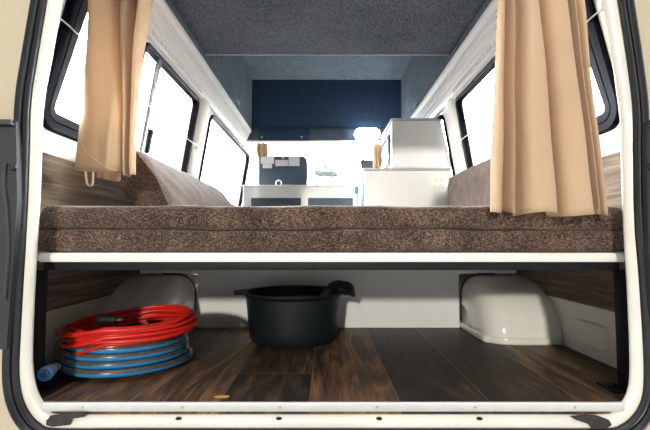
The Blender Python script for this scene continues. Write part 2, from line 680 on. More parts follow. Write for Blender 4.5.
# seal: soft bulb with a second lip
b = B()
loops = []
SW = .0265
for k, y in ((-.10, .935), (-.09, .921), (.06, .914), (.20, .912), (.28, .919), (.36, .914), (.52, .904), (.70, .902), (.86, .908), (.98, .918), (1.02, .94)):
    loops.append([b.verts.new((p.x + n.x * (w + SW * k), y, p.z + n.z * (w + SW * k))) for p, n, w in zip(inner, nrm, wid)])
for A, C in zip(loops, loops[1:]):
    for j in range(nI):
        b.faces.new((A[j], A[(j + 1) % nI], C[(j + 1) % nI], C[j]))
struct(world_obj('trim_14', b, 'rubber', sharp=70))
# body skin around the opening
hole = [(p.x + n.x * (w + SW * .95), p.z + n.z * (w + SW * .95)) for p, n, w in zip(inner, nrm, wid)]
b = B()
sheet(b, [(CX - .98, -.62 + .25), (CX + .98, -.62 + .25), (CX + .88, 1.50), (CX - .88, 1.50)], [hole], [],
      lambda v: Vector((v[0], .915 + .10 * max(0, abs(v[0] - CX) - .80), v[1])), Vector((0, .05, 0)))
struct(world_obj('wall_rear', b, 'cream', sharp=50))
# dark plastic lamp surrounds either side of the opening
for s, lab in ((-1, 'left'), (1, 'right')):
    if s < 0:
        e = [P(17, 121, .90), P(18, 150, .90), P(18.5, 200, .90), P(15.5, 250, .90), P(11.5, 300, .90), P(8.5, 340, .90), P(8, 349, .90)]
        far = -.93
    else:
        e = [P(645, 121, .90), P(645.5, 150, .90), P(646, 200, .90), P(647, 250, .90), P(651, 300, .90), P(655, 340, .90), P(656, 349, .90)]
        far = .95
    root = thing('lamp_surround', (far - s * .1, .905, e[-1].z), 'dark grey plastic trim on the body %s of the rear opening, beside the rubber seal' % lab, 'trim panel')
    b = B()
    prism(b, [Vector((p.x + s * .001, .897, p.z)) for p in e] + [Vector((far, .897, e[-1].z)), Vector((far, .897, e[0].z))], (0, .0175, 0))
    world_obj('panel', b, 'plastic', root)
    b = B()
    top = e[0].z
    box(b, min(e[0].x + s * .002, far), max(e[0].x + s * .002, far), .885, .898, top - .012, top, .002)
    world_obj('ledge', b, 'plastic', root)
    b = B()
    pts = [(e[1].x + s * .022, .896, e[1].z - .03), (e[2].x + s * .028, .896, e[2].z + .03), (e[2].x + s * .020, .896, e[2].z - .02), (e[3].x + s * .012, .896, e[3].z), (e[4].x + s * .010, .896, e[4].z)]
    tube(b, catmull(pts, 6), .004, 8, up=Vector((0, 1, 0)))
    world_obj('ridge', b, 'plastic', root)
    c = P(13, 167, .897) if s < 0 else P(652, 167, .897)
    b = B()
    lathe(b, c, [(0, -.006), (.006, -.006), (.0085, -.004), (.0095, 0.0)], 20, 'y')
    world_obj('bolt', b, 'rubber', root)

# ---- sill strip
root = thing('sill_strip', (CX, FL, -.022), 'silver metal edging strip with screws along the rear edge of the wood floor', 'edging strip')
z0, z1 = P(325, 411.5, .925).z, P(325, 402.5, .925).z
xa, xb = P(43, 405, .925).x, P(624, 405, .925).x
b = B()
prism(b, [(xa, .925, z0), (xa, .9225, z0 + .004), (xa, .9225, z1 - .002), (xa, .9245, z1), (xa, .9296, z1), (xa, .9296, z0)], (xb - xa, 0, 0))
world_obj('strip', b, 'alu', root)
for px in (83, 182, 280, 377, 475.5, 575):
    c = P(px, 407.2, .9225)
    b = B()
    lathe(b, c, [(0, -.002), (.002, -.002), (.0032, 0)], 12, 'y')
    world_obj('screw', b, 'screw', root)
# drain holes in the painted sill
b = B()
hs = B()
for px in (179, 279, 379, 479):
    c = P(px, 418, .9265)
    lathe(hs, (c.x, .9215, c.z), [(0, 0), (.0058, 0), (.0058, .004)], 14, 'y', sx=1.1, sy=.5)
struct(world_obj('trim_15', hs, 'dark'))
b.free()
# black tape on the two lower corners
for pts, lab in (([(46, 421), (50, 416), (62, 415), (74, 412.5), (86, 413), (84, 417), (72, 419), (70, 425), (52, 427), (46, 425)], 'torn black tape over the left end of the cream sill'),
                 ([(571, 417), (585, 415.5), (598, 416), (609, 420), (612, 425), (606, 429), (592, 429), (588, 424), (576, 420)], 'torn black tape over the right end of the cream sill')):
    b = B()
    prism(b, [P(x, y, .9185) for x, y in pts], (0, .004, 0))
    tag(world_obj('tape_patch', b, 'tape'), lab, 'tape')
b = B()
c = P(222, 396.5, .96)
prism(b, [(c.x + .016 * math.cos(a) + .002 * math.sin(3 * a), c.y + .007 * math.sin(a), .001) for a in [2 * PI * i / 14 for i in range(14)]], (0, 0, .002))
tag(obj('dry_leaf', b, 'leaf'), 'small orange-brown dry leaf lying on the front edge of the wood floor', 'leaf')

# ------------------------------------------------------------------ wheel arches
for s, lab in ((-1, 'left glossy white wheel arch, behind the coiled hose'), (1, 'right glossy white wheel arch rising from the floor beside the wood wall')):
    xin, xout = .527, .768
    b = B()
    yc, zt = 1.76, .208
    nA, nB = 26, 9
    R = .33
    sh = .072
    vs = []
    for i in range(nA + 1):
        a = PI * i / nA
        ca, sa = math.cos(a), math.sin(a)
        yy = -math.copysign(abs(ca) ** .90, ca)
        zz = abs(sa) ** .85
        row = []
        row.append((xout, yy * R, zz * zt))
        row.append((xin + sh, yy * R, zz * zt))
        for j in range(1, 8):
            q = j / 7 * PI / 2
            k = sh * (1 - math.cos(q))
            row.append((xin + sh - sh * math.sin(q), yy * (R - k), zz * (zt - k)))
        row.append((xin - .004, yy * (R - sh) * .72, zz * (zt - sh) * .72))
        row.append((xin + .004, yy * (R - sh) * .70, zz * (zt - sh) * .68))
        row.append((xin + .004, 0, 0))
        vs.append([b.verts.new((CX + s * x, yc + y, max(z, 0.0005))) for x, y, z in row])
    for A, C in zip(vs, vs[1:]):
        for j in range(len(A) - 1):
            try:
                b.faces.new((A[j], A[j + 1], C[j + 1], C[j]))
            except ValueError:
                pass
    bmesh.ops.remove_doubles(b, verts=b.verts, dist=.0004)
    o = world_obj('wheel_arch', b, 'arch', sharp=50)
    tag(o, lab, 'wheel arch')
    # dark tube imitates the shadow gap where the storage panel meets the arch
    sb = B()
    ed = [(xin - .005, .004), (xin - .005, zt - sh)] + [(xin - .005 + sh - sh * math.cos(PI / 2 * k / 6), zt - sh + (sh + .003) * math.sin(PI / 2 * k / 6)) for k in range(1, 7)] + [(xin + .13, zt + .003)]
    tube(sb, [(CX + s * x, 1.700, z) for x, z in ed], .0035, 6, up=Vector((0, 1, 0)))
    world_obj('gap_shade', sb, 'rubber', o)
    # low kick flange round the foot of the arch
    fb = B()
    pts = [(CX + s * .762, yc - R - .004, .012), (CX + s * (xin + sh), yc - R - .004, .012), (CX + s * (xin + .012), yc - R + .028, .012), (CX + s * (xin - .004), yc - R + .07, .012), (CX + s * (xin - .004), yc, .012)]
    tube(fb, catmull(pts, 5), .006, 8, ry=.0118)
    world_obj('foot_flange', fb, 'arch', o)

# ------------------------------------------------------------------ storage panel behind
b = B()
prism(b, [(CX + x, 1.705, z) for x, z in ((-.516, .001), (.516, .001), (.516, .212), (.745, .212), (.745, .293), (-.745, .293), (-.745, .212), (-.516, .212))], (0, .02, 0))
tag(world_obj('storage_panel', b, 'panel'), 'pale board closing the space under the bed, behind the black tub', 'panel')

# ------------------------------------------------------------------ bed
zb0, zb1 = P(325, 262, .97).z, P(325, 253, .97).z
BX0, BX1 = P(36.5, 257, .97).x, P(626.5, 257, .97).x
root = thing('bed_base', (CX, 1.0, 0), 'white bed board on a black steel frame under the mattress', 'bed base')
b = B()
prism(b, [(BX0, .97, zb0), (BX1, .97, zb0), (BX1, 1.03, zb0), (CX + .757, 1.05, zb0), (CX + .757, 2.50, zb0), (CX - .757, 2.50, zb0), (CX - .757, 1.05, zb0), (BX0, 1.03, zb0)], (0, 0, zb1 - zb0))
bmesh.ops.bevel(b, geom=list(b.edges), offset=.004, segments=2, affect='EDGES')
world_obj('board', b, 'board', root)
zr = zb0 - .0195
b = B()
box(b, BX0 + .006, BX1 - .006, .985, 1.012, zr, zb0, .002)
world_obj('front_rail', b, 'steel', root)
for s in (-1, 1):
    xr = (BX0 + .006) if s < 0 else (BX1 - .032)
    b = B()
    box(b, xr, xr + .026, 1.012, 2.45, zr, zb0, .002)
    world_obj('side_rail', b, 'steel', root)
    b = B()
    xl = P(37.5, 330, 1.0).x - .0125 if s < 0 else P(624, 330, 1.0).x - .0125
    box(b, xl, xl + .025, .987, 1.012, .004, zr, .002)
    leg = world_obj('leg', b, 'steel', root)
    b = B()
    if s < 0:
        box(b, xl - .004, xl + .042, .985, 1.03, .0005, .005, .001)
    else:
        box(b, xl - .026, xl + .029, .985, 1.05, .0005, .005, .001)
        box(b, xl - .020, xl - .004, 1.006, 1.012, .005, .016, .001)
    world_obj('foot_plate', b, 'steel', leg)

# mattress: rounded slab with a stitched seam round the middle
MX0, MX1 = P(38, 230, .975).x, P(625.5, 230, .975).x
mz0, mz1 = zb1 + .0005, P(325, 205.5, .985).z
b = B()
H = mz1 - mz0


def mprof():
    out = []
    r = .016
    for i in range(6):
        a = PI / 2 * i / 5
        out.append((r * (1 - math.sin(a)), r * (1 - math.cos(a))))
    out = out[::-1]
    out = [(d, z) for d, z in [(r * (1 - math.sin(PI / 2 * i / 5)), r * (1 - math.cos(PI / 2 * i / 5))) for i in range(6)]]
    mid = [(-.003, H * .28), (-.002, H * .42), (.001, H * .475), (.005, H * .492), (.001, H * .51), (-.002, H * .56), (-.003, H * .72)]
    up = [(d, H - z) for d, z in out[::-1]]
    return out + mid + up


mp = mprof()
rings = []


def mring(d, z):
    pts = []
    x0, x1, y0, y1 = MX0 - .006 + d, MX1 + .006 - d, .985 + d, 2.48 - d
    rc = .010
    nx = 60
    for x, y in [(x0 + rc + (x1 - x0 - 2 * rc) * i / nx, y0) for i in range(nx + 1)] + \
        [(x1 - rc + rc * math.sin(a), y0 + rc - rc * math.cos(a)) for a in (PI / 8, PI / 4, 3 * PI / 8)] + \
        [(x1, y0 + rc + (y1 - y0 - 2 * rc) * i / 12) for i in range(13)] + \
        [(x1 - rc - (x1 - x0 - 2 * rc) * i / 12, y1) for i in range(13)] + \
        [(x0, y1 - rc - (y1 - y0 - 2 * rc) * i / 12) for i in range(13)] + \
        [(x0 + rc - rc * math.cos(a), y0 + rc - rc * math.sin(a)) for a in (PI / 8, PI / 4, 3 * PI / 8)]:
        h = min(1, z / H)
        wob = .0022 * math.sin(x * 17 + 1) + .0015 * math.sin(x * 41 + y * 9) if .02 < h else 0
        zz = mz0 + z + (wob * .6 * (h - .02) if h > .02 else 0)
        if .4 < h < .6:
            zz += .0018 * math.sin(x * 9) + .0012 * math.sin(x * 31)
        pts.append(b.verts.new((x, y + wob * .8 * (1 if y < 1.1 else 0), zz)))
    return pts


rings = [mring(d, z) for d, z in mp]
n = len(rings[0])
for A, C in zip(rings, rings[1:]):
    for j in range(n):
        b.faces.new((A[j], A[(j + 1) % n], C[(j + 1) % n], C[j]))
b.faces.new(list(reversed(rings[0])))
b.faces.new(rings[-1])
mo = world_obj('mattress', b, 'tweed', sharp=60)
tag(mo, 'brown tweed mattress with a seam along its middle, lying on the white bed board', 'mattress')
b = B()
tube(b, [(v_x, .9875 + .002 * math.sin(v_x * 13), mz0 + H * .492 + .0018 * math.sin(v_x * 9) + .0012 * math.sin(v_x * 31)) for v_x in [MX0 + .02 + (MX1 - MX0 - .04) * i / 90 for i in range(91)]], .0016, 6)
world_obj('seam', b, 'dark', mo)


# ------------------------------------------------------------------ cushions
def cushion(name, sec, y0, y1, label, bulge=.012):
    """sec: four (x,z) corners; soft slab along Y with rounded ends"""
    c = Vector((sum(p[0] for p in sec) / 4, sum(p[1] for p in sec) / 4))
    m = []
    k = len(sec)
    for i in range(k):
        a, d = Vector(sec[i]), Vector(sec[(i + 1) % k])
        nn = Vector(((d - a).y, -(d - a).x)).normalized()
        if nn.dot((a + d) / 2 - c) < 0:
            nn = -nn
        for j in range(12):
            t = j / 12
            tt = .06 + .88 * t
            m.append(a.lerp(d, tt) + nn * bulge * math.sin(PI * tt))
    bm = B()
    N = 34
    R = []
    for i in range(N + 1):
        t = i / N
        y = y0 + (y1 - y0) * (.5 - .5 * math.cos(PI * t))
        e = min(y - y0, y1 - y)
        f = 1 - .10 * max(0, 1 - e / .035) ** 2
        R.append([bm.verts.new((c.x + (p.x - c.x) * f + .0015 * math.sin(y * 40 + p.y * 60), y, max(mz1 + .0015, c.y + (p.y - c.y) * f + .0015 * math.sin(y * 31 + p.x * 50)))) for p in m])
    L = len(m)
    for A, C in zip(R, R[1:]):
        for j in range(L):
            bm.faces.new((A[j], A[(j + 1) % L], C[(j + 1) % L], C[j]))
    bm.faces.new(list(reversed(R[0])))
    bm.faces.new(R[-1])
    return tag(world_obj(name, bm, 'tweed', sharp=55), label, 'cushion')


cushion('back_cushion', [(-.665, .585), (-.585, .633), (-.455, mz1 + .003), (-.560, mz1 + .003)], 1.29, 2.36, 'brown tweed back cushion leaning at the left wall, below the sliding window')
cushion('back_cushion', [(.690, mz1 + .003), (.700, .695), (.752, .695), (.766, mz1 + .003)], 1.30, 2.42, 'brown tweed back cushion upright at the right wall, between curtain and white cabinet', .005)


# ------------------------------------------------------------------ curtains
def curtain(name, rows, depths, Y, label, parent=None, ripple=.004):
    """rows: list of (py, [px knots], depth factor) from top to bottom, same number of knots in each row"""
    bm = B()
    grid = []
    nv = 26
    ctrl = []
    for py, xs, k in rows:
        ctrl.append([Vector((px, py if not isinstance(py, (list, tuple)) else py[i], depths[i] * k)) for i, px in enumerate(xs)])
    cols = [catmull(list(c), nv // (len(rows) - 1)) for c in zip(*ctrl)]
    for r in range(len(cols[0])):
        line = catmull([c[r] for c in cols], 5)
        g = []
        for q in line:
            p = P(q.x, q.y, Y)
            g.append(bm.verts.new((p.x, Y + q.z + ripple * math.sin(p.z * 23 + p.x * 40) * .5, p.z)))
        grid.append(g)
    for A, C in zip(grid, grid[1:]):
        for j in range(len(A) - 1):
            bm.faces.new((A[j], A[j + 1], C[j + 1], C[j]))
    o = world_obj(name, bm, 'curtain', parent, sharp=80)
    md = o.modifiers.new('thickness', 'SOLIDIFY')
    md.thickness = .0016
    md.offset = 0
    if label:
        tag(o, label, 'curtain')
    return o


D = [1.35 * q for q in (.0, -.010, .012, .026, -.008, .018, -.020, -.026, -.012, .036, -.012, -.022, -.014, .044, -.010, .016, -.006, .004)]
curtain('curtain', [
    (-45, [498, 502, 507, 509, 512, 518, 521, 527, 532, 535, 539, 549, 557, 562, 566, 570, 574, 579], .9),
    (0, [497, 501, 507, 509, 512, 519, 522, 529, 535, 538, 542, 552, 562, 567, 571, 575, 580, 586], .9),
    (55, [496, 500, 507, 509, 512, 519, 522, 531, 540, 543, 547, 558, 569, 573, 577, 581, 585, 590], 1.),
    (110, [493, 499, 506, 509, 512, 519, 522, 533, 545, 548, 552, 563, 576, 580, 584, 588, 592, 597], 1.),
    (165, [491, 498, 506, 509, 512, 520, 523, 536, 549, 553, 557, 569, 582, 586, 590, 594, 598, 603], 1.1),
    ([212, 213, 212, 210, 214, 215, 214, 213, 214, 215, 217, 216, 215, 214, 214, 213, 215, 215], [490, 496, 505, 509, 512, 520, 524, 538, 552, 556, 560, 575, 588, 592, 596, 600, 604, 609], 1.2),
], D, .945, 'wide tan curtain hanging in folds on the right, over the mattress edge')

root = thing('curtain', P(104, 178, 1.17), 'narrow tan curtain tied back at the left rear window', 'curtain')
curtain('cloth', [
    (-45, [93, 98, 103, 110, 114, 116, 119, 126, 130, 133, 137, 144, 151], 1.9),
    (0, [89.5, 94, 99, 106, 111, 113.5, 117, 123, 126, 129, 133, 140, 147], 1.7),
    (50, [86, 91, 97, 105, 113, 116, 118, 122, 125, 127, 130, 135, 140], 1.3),
    (110, [81, 88, 97, 107, 118, 120, 121, 123, 125, 126, 128, 131, 134], 1.),
    ([171, 172, 173, 173, 171, 172, 174, 175, 175, 175, 174, 174, 174], [75, 84, 95, 106, 118, 120, 121, 123, 124, 125, 127, 130, 133], .9),
], [.0, -.016, -.022, -.014, .0, .034, .012, .002, .006, .036, .014, .004, .020], 1.155, None, root)
curtain('under_fold', [
    (120, [97, 101, 104, 108, 112, 116, 120], 1.),
    (150, [97, 101, 104, 108, 112, 116, 120], 1.),
    ([178, 178, 179, 180, 181, 181, 180], [97, 101, 104, 108, 112, 116, 120], 1.),
], [.0, .010, .0, .012, .0, .010, .0], 1.185, None, root)
b = B()
tube(b, catmull([P(x, y, 1.134) for x, y in ((81, 143), (85, 151), (94, 160), (106, 167), (117, 171))], 5), .0022, 8, up=Vector((0, 1, 0)))
world_obj('hem', b, 'curtain', root)
b = B()
lp = [P(x, y, 1.19) for x, y in ((85.5, 170), (86, 178), (87.5, 184.5), (90, 186), (92.5, 184), (93, 178), (93, 170))]
pts = catmull(lp, 5)
tube(b, pts, .0015, 6, up=Vector((0, 1, 0)), ry=.006)
world_obj('strap', b, 'curtain', root)

for s, lab in ((-1, 'thin white curtain wire stretched along the left windows'), (1, 'thin white curtain wire stretched along the right windows')):
    b = B()
    dz = 0 if s < 0 else .02
    xw = .70
    pts = [(CX + s * (wx(.92) - .001), 1.075, .922 + dz), (CX + s * xw, 1.09, .919 + dz), (CX + s * xw, 1.22, .909 + dz), (CX + s * xw, 1.59, .872 + dz), (CX + s * xw, 2.0, .853 + dz), (CX + s * xw, 2.27, .846 + dz), (CX + s * (wx(.845) - .018), 2.30, .845 + dz)]
    tube(b, catmull(pts, 3), .0022, 6)
    tag(world_obj('curtain_wire', b, 'wire'), lab, 'curtain wire')

# ------------------------------------------------------------------ black tub
tc = Vector((P(293.5, 340, 1.505).x, 1.505, 0))
root = thing('tub', tc, 'round black plastic tub standing on the wood floor under the bed', 'tub')
b = B()
lathe(b, tc, [(0, .002), (.128, .001), (.143, .006), (.151, .020), (.154, .05), (.162, .135), (.164, .152), (.172, .158), (.176, .164), (.173, .170), (.160, .168), (.157, .150), (.149, .045), (.140, .012), (0, .009)], 56)
world_obj('bowl', b, 'tub', root)
for s in (-1, 1):
    b = B()
    prf = []
    for i in range(13):
        a = -PI / 2 + PI * i / 12
        prf.append((s * (.172 + .036 * math.cos(a)), .055 * math.sin(a)))
    inn = []
    for i in range(13):
        a = PI / 2 - PI * i / 12
        inn.append((s * (.168 + .006 * math.cos(a)), .020 * math.sin(a)))
    n = 13
    A0 = [b.verts.new((tc.x + x, tc.y + y, .159)) for x, y in prf]
    A1 = [b.verts.new((tc.x + x, tc.y + y, .168)) for x, y in prf]
    C0 = [b.verts.new((tc.x + x, tc.y + y, .159)) for x, y in inn[::-1]]
    C1 = [b.verts.new((tc.x + x, tc.y + y, .168)) for x, y in inn[::-1]]
    for i in range(n - 1):
        b.faces.new((A0[i], A0[i + 1], A1[i + 1], A1[i]))
        b.faces.new((C0[i], C0[i + 1], C1[i + 1], C1[i]))
        b.faces.new((A1[i], A1[i + 1], C1[i + 1], C1[i]))
        b.faces.new((A0[i], A0[i + 1], C0[i + 1], C0[i]))
    for i in (0, n - 1):
        b.faces.new((A0[i], A1[i], C1[i], C0[i]))
    world_obj('handle', b, 'tub', root)
# black cloth draped over the right rim
b = B()
path = [(.095, .120), (.115, .148), (.136, .172), (.156, .183), (.172, .182), (.186, .175), (.192, .166), (.190, .158)]
pc = catmull([Vector((x, 0, z)) for x, z in path], 5)
rings = []
for i, p in enumerate(pc):
    t = (pc[min(i + 1, len(pc) - 1)] - pc[max(i - 1, 0)]).normalized()
    nn = Vector((-t.z, 0, t.x))
    wv = .050 + .008 * math.sin(i * .5)
    ring = []
    for j in range(16):
        a = 2 * PI * j / 16
        th = .0125 + .003 * math.sin(3 * a + i * .4)
        ring.append(b.verts.new(Vector((tc.x, tc.y - .01, 0)) + p + nn * (th * math.sin(a) + .009) + Vector((0, wv * math.cos(a), 0))))
    rings.append(ring)
for A, C in zip(rings, rings[1:]):
    for j in range(16):
        b.faces.new((A[j], A[(j + 1) % 16], C[(j + 1) % 16], C[j]))
b.faces.new(list(reversed(rings[0])))
b.faces.new(rings[-1])
tag(world_obj('cloth', b, 'blackcloth'), 'black folded cloth draped over the right rim of the black tub', 'cloth')

# ------------------------------------------------------------------ hose
hc = Vector((-.545, 1.203))
hr = .0096
pts = [tuple(P(56, 367, 1.035)), (-.682, 1.085, .020), (-.710, 1.125, .0115), (-.722, 1.165, .0101)]
turns = 5
steps = 64
for i in range(turns * steps + 1):
    t = i / steps
    a = PI - 2 * PI * t            # from the left, over the back, to the right and the front
    lvl = int(t)
    fr = t - lvl
    sm = fr * fr * (3 - 2 * fr)
    Rk = [.171, .150, .149, .151, .148, .143, .140]
    r = Rk[lvl] * (1 - sm) + Rk[min(lvl + 1, 6)] * sm + .003 * math.sin(a * 2 + lvl)
    z = hr + .0005 + min(t, turns - .99) * .0188 + .0035 * math.sin(a + 1.2) * min(1, t)
    z = max(z, hr + .0005)
    pts.append((hc.x + r * math.cos(a), hc.y + r * math.sin(a), z))
root = thing('garden_hose', (hc.x, hc.y, 0), 'grey garden hose with a blue stripe, coiled on the floor at the left', 'hose')
b = B()
pp = catmull(pts[:5], 4)[:-1] + [Vector(p) for p in pts[4:]]
tube(b, pp, hr, 14, stripe={7, 8, 9, 10})
world_obj('coil', b, ['hose', 'blue'], root, sharp=80)
# connector: grey body with blue collar
ax = Vector((.62, .78, 0)).normalized()
c0 = Vector(pts[0])


def along(bm, p0, d, prof, seg=20):
    d = d.normalized()
    s = d.cross(Vector((0, 0, 1))).normalized()
    w = s.cross(d)
    R = [[bm.verts.new(p0 + d * h + s * (r * math.cos(2 * PI * j / seg)) + w * (r * math.sin(2 * PI * j / seg))) for j in range(seg)] for h, r in prof]
    for A, C in zip(R, R[1:]):
        for j in range(seg):
            bm.faces.new((A[j], A[(j + 1) % seg], C[(j + 1) % seg], C[j]))
    bm.faces.new(list(reversed(R[0])))
    bm.faces.new(R[-1])
    return bm


c0 = P(51, 370, 1.012)
d = P(56, 367, 1.035) - P(44, 375.5, .972)
con = world_obj('connector', along(B(), c0, -d, [(-.010, .0105), (0, .0125), (.010, .015), (.026, .0155), (.029, .014), (.036, .014)]), 'grey', root)
world_obj('collar', along(B(), c0, -d, [(.022, .0152), (.0235, .0166), (.0305, .0166), (.032, .0150)]), 'blue', con)
world_obj('mouth', along(B(), c0, -d, [(.036, .0125), (.040, .0125), (.040, .006), (.034, .006)]), 'mouthblue', con)

# ------------------------------------------------------------------ red lead
rc = Vector((-.528, 1.195))
root = thing('extension_lead', (rc.x, rc.y, .12), 'red extension lead coiled on top of the grey and blue hose', 'cable')
b = B()
N = 13
pts = []
for i in range(N * 56):
    t = i / 56
    a = PI + 2 * PI * t
    k = t / N
    ph = 2 * PI * ((t * .381966) % 1)
    rr = .153 + .009 * math.cos(2 * PI * t * .37 + .6) + .005 * math.sin(2 * a + t * 1.3)
    left = max(0, -math.cos(a))
    right = max(0, math.cos(a))
    front = max(0, -math.sin(a))
    zz = .120 + .012 * math.sin(2 * PI * t * .37 + .6) + .011 * math.sin(2 * PI * t * .21 + 2) + .003 * math.sin(2 * a + t * 2.2)
    drop = .5 + .5 * math.sin(2 * PI * t * .29 + 1)
    zz -= left * (.012 + .036 * drop * (.4 + .6 * front)) + front * .006
    rr += .012 * left * drop
    pts.append((rc.x + rr * math.cos(a), rc.y + rr * .98 * math.sin(a), zz))
tube(b, pts, .0049, 8)
world_obj('cord', b, 'red', root, sharp=80)
pc0 = P(106, 320, 1.10)
b = B()
along(b, pc0 + Vector((-.028, .012, 0)), Vector((1, -.25, .02)), [(0, .009), (.006, .0135), (.022, .014), (.030, .011), (.046, .012), (.058, .009)])
pl = world_obj('plug', b, 'rubber', root)
b = B()
for k in (-.005, .005):
    along(b, pc0 + Vector((.030, -.002 + k, .001)), Vector((1, -.25, .02)), [(0, .0022), (.014, .0022)], 8)
world_obj('pin', b, 'screw', pl)

# ------------------------------------------------------------------ cabinets
root = thing('kitchen_cabinet', (.5, 2.8, 0), 'low white kitchen cabinet with grey worktop edge and power points, beyond the mattress', 'cabinet')
xl, xr, y0, y1 = P(365, 190, 2.55).x, .752, 2.55, 3.10
zt = P(400, 168, 2.55).z
b = B()
box(b, xl, xr, y0, y1, .001, zt - .016, .003)
world_obj('body', b, 'cab', root)
b = B()
box(b, xl - .008, xr + .004, y0 - .006, y1 + .005, zt - .0155, zt, .003)
world_obj('worktop', b, 'top', root)
b = B()
box(b, xl - .006, xl + .001, 2.60, 2.80, .40, zt - .03, .002)
dr = world_obj('fridge_door', b, 'blackboard', root)
b = B()
box(b, xl - .026, xl, 3.06, 3.098, P(0, 194, 3.08).z, P(0, 187, 3.08).z, .004)
world_obj('latch', b, 'blueplastic', root)
a0, a1 = P(432, 188, 2.55), P(444.5, 176, 2.55)
b = B()
box(b, a0.x, a1.x, 2.544, 2.551, a0.z, a1.z, .002)
pt = world_obj('power_outlet', b, 'trim', root)
for i in (0, 1):
    for j in (0, 1):
        w, h = (a1.x - a0.x) / 2, (a1.z - a0.z) / 2
        b = B()
        box(b, a0.x + i * w + .006, a0.x + (i + 1) * w - .006, 2.540, 2.545, a0.z + j * h + .006, a0.z + (j + 1) * h - .006, .0015)
        world_obj('switch', b, 'cab', pt)

root = thing('wall_cupboard', (.58, 2.85, zt), 'white cupboard with sloping side and oven door, standing on the kitchen worktop', 'cupboard')
c = [P(392, 121, 2.60), P(441, 121, 2.60), P(452, 167.6, 2.60), P(392, 167.6, 2.60)]
b = B()
prism(b, [Vector((p.x, 2.60, max(p.z, zt + .0005))) for p in c], (0, .48, 0))
bmesh.ops.bevel(b, geom=list(b.edges), offset=.003, segments=2, affect='EDGES')
world_obj('body', b, 'cab', root)
b = B()
zt2 = c[0].z
prism(b, [(c[0].x - .006, 2.594, zt2), (c[1].x + .004, 2.594, zt2), (c[1].x, 2.594, zt2 + .016), (c[0].x - .006, 2.594, zt2 + .016)], (0, .49, 0))
world_obj('top_board', b, 'top', root)
b = B()
lp = rrect(2.66, 3.03, zt + .035, zt2 - .06, .04)
prism(b, [(c[0].x + .001, y, z) for y, z in lp], (-.010, 0, 0))
dr = world_obj('oven_door', b, 'seat', root)
b = B()
lp = rrect(2.70, 2.99, zt + .06, zt2 - .085, .03)
prism(b, [(c[0].x - .010, y, z) for y, z in lp], (-.002, 0, 0))
world_obj('door_glass', b, 'mirror', dr)

# white partition bench behind the cab seats
root = thing('bench_partition', (CX - .2, 3.3, 0), 'low white partition with two dark panels, crossing the van behind the cab seats', 'partition')
p0, p1 = P(243, 185, 3.2), P(357, 185, 3.2)
b = B()
box(b, p0.x, p1.x, 3.2, 3.55, .001, p0.z - .014, .003)
world_obj('body', b, 'cab', root)
b = B()
box(b, p0.x, p1.x + .003, 3.192, 3.56, p0.z - .0135, p0.z, .003)
world_obj('top_board', b, 'trim', root)
for xa, xb in ((251, 301), (308, 353)):
    q0, q1 = P(xa, 212, 3.2), P(xb, 198, 3.2)
    b = B()
    box(b, q0.x, q1.x, 3.193, 3.201, q0.z - .1, q1.z, .002)
    world_obj('panel', b, 'blackboard', root)
zbt = p0.z

# dark upright panel with papers
q = [P(258.5, 185, 3.40), P(307.5, 156, 3.40)]
b = B()
lp = [(q[0].x, zbt + .001), (q[1].x, zbt + .001)]
zq = q[1].z
r = .045
for i in range(7):
    a = PI / 2 * i / 6
    lp.append((q[1].x - r + r * math.cos(a), zq - r + r * math.sin(a)))
r = .012
for i in range(5):
    a = PI / 2 + PI / 2 * i / 4
    lp.append((q[0].x + r + r * math.cos(a), zq - r + r * math.sin(a)))
prism(b, [(x, 3.40, z) for x, z in lp], (0, .035, 0))
tag(world_obj('notice_board', b, 'blackboard'), 'dark blue-grey upright board with papers, standing on the white partition', 'board')
for (x0, y0_, x1, y1_), mt, lab in (((260.8, 163.7, 274, 156.6), 'paper', 'upper white paper at the left of the dark board'),
                                    ((262.6, 168.2, 272, 163.9), 'paper', 'small white paper below the left paper on the dark board'),
                                    ((275.2, 166, 288, 160), 'pink', 'pinkish paper in the middle of the dark board'),
                                    ((288.6, 166, 299.6, 155.9), 'paper', 'tall white paper at the right of the dark board')):
    u0, u1 = P(x0, y0_, 3.397), P(x1, y1_, 3.397)
    b = B()
    box(b, u0.x, u1.x, 3.3965, 3.399, u0.z, min(u1.z, zq - .002))
    tag(world_obj('paper_note', b, mt), lab, 'paper')
u = P(283, 157.6, 3.395)
b = B()
prism(b, [(u.x + (.016 if i % 2 == 0 else .007) * math.sin(PI * i / 5), 3.393, u.z + (.016 if i % 2 == 0 else .007) * math.cos(PI * i / 5)) for i in range(10)], (0, .006, 0))
tag(world_obj('star_magnet', b, 'hook'), 'small pale star stuck at the top of the dark board', 'magnet')
u = P(278.7, 182.2, 3.30)
b = B()
tube(b, [(u.x + .022 * math.cos(a), 3.30, zbt + .0275 + .022 * math.sin(a)) for a in [2 * PI * i / 24 for i in range(24)]], .0055, 8, True, up=Vector((0, 1, 0)))
tag(world_obj('white_ring', b, 'trim'), 'small white ring standing on the partition before the dark board', 'ring')
u0, u1 = P(284, 184, 3.3), P(290.5, 182, 3.3)
b = B()
box(b, u0.x, u1.x, 3.28, 3.33, zbt + .0005, zbt + .018, .004)
tag(world_obj('small_box', b, 'grey'), 'small pale grey box lying on the partition right of the white ring', 'box')
u = P(316.5, 184, 3.3)
b = B()
lathe(b, (u.x, 3.3, zbt + .0005), [(0, 0), (.011, 0), (.011, .018), (.006, .022), (.006, .034), (0, .034)], 16)
tag(world_obj('small_bottle', b, 'grey'), 'tiny grey bottle on the partition below the rear-view mirror', 'bottle')

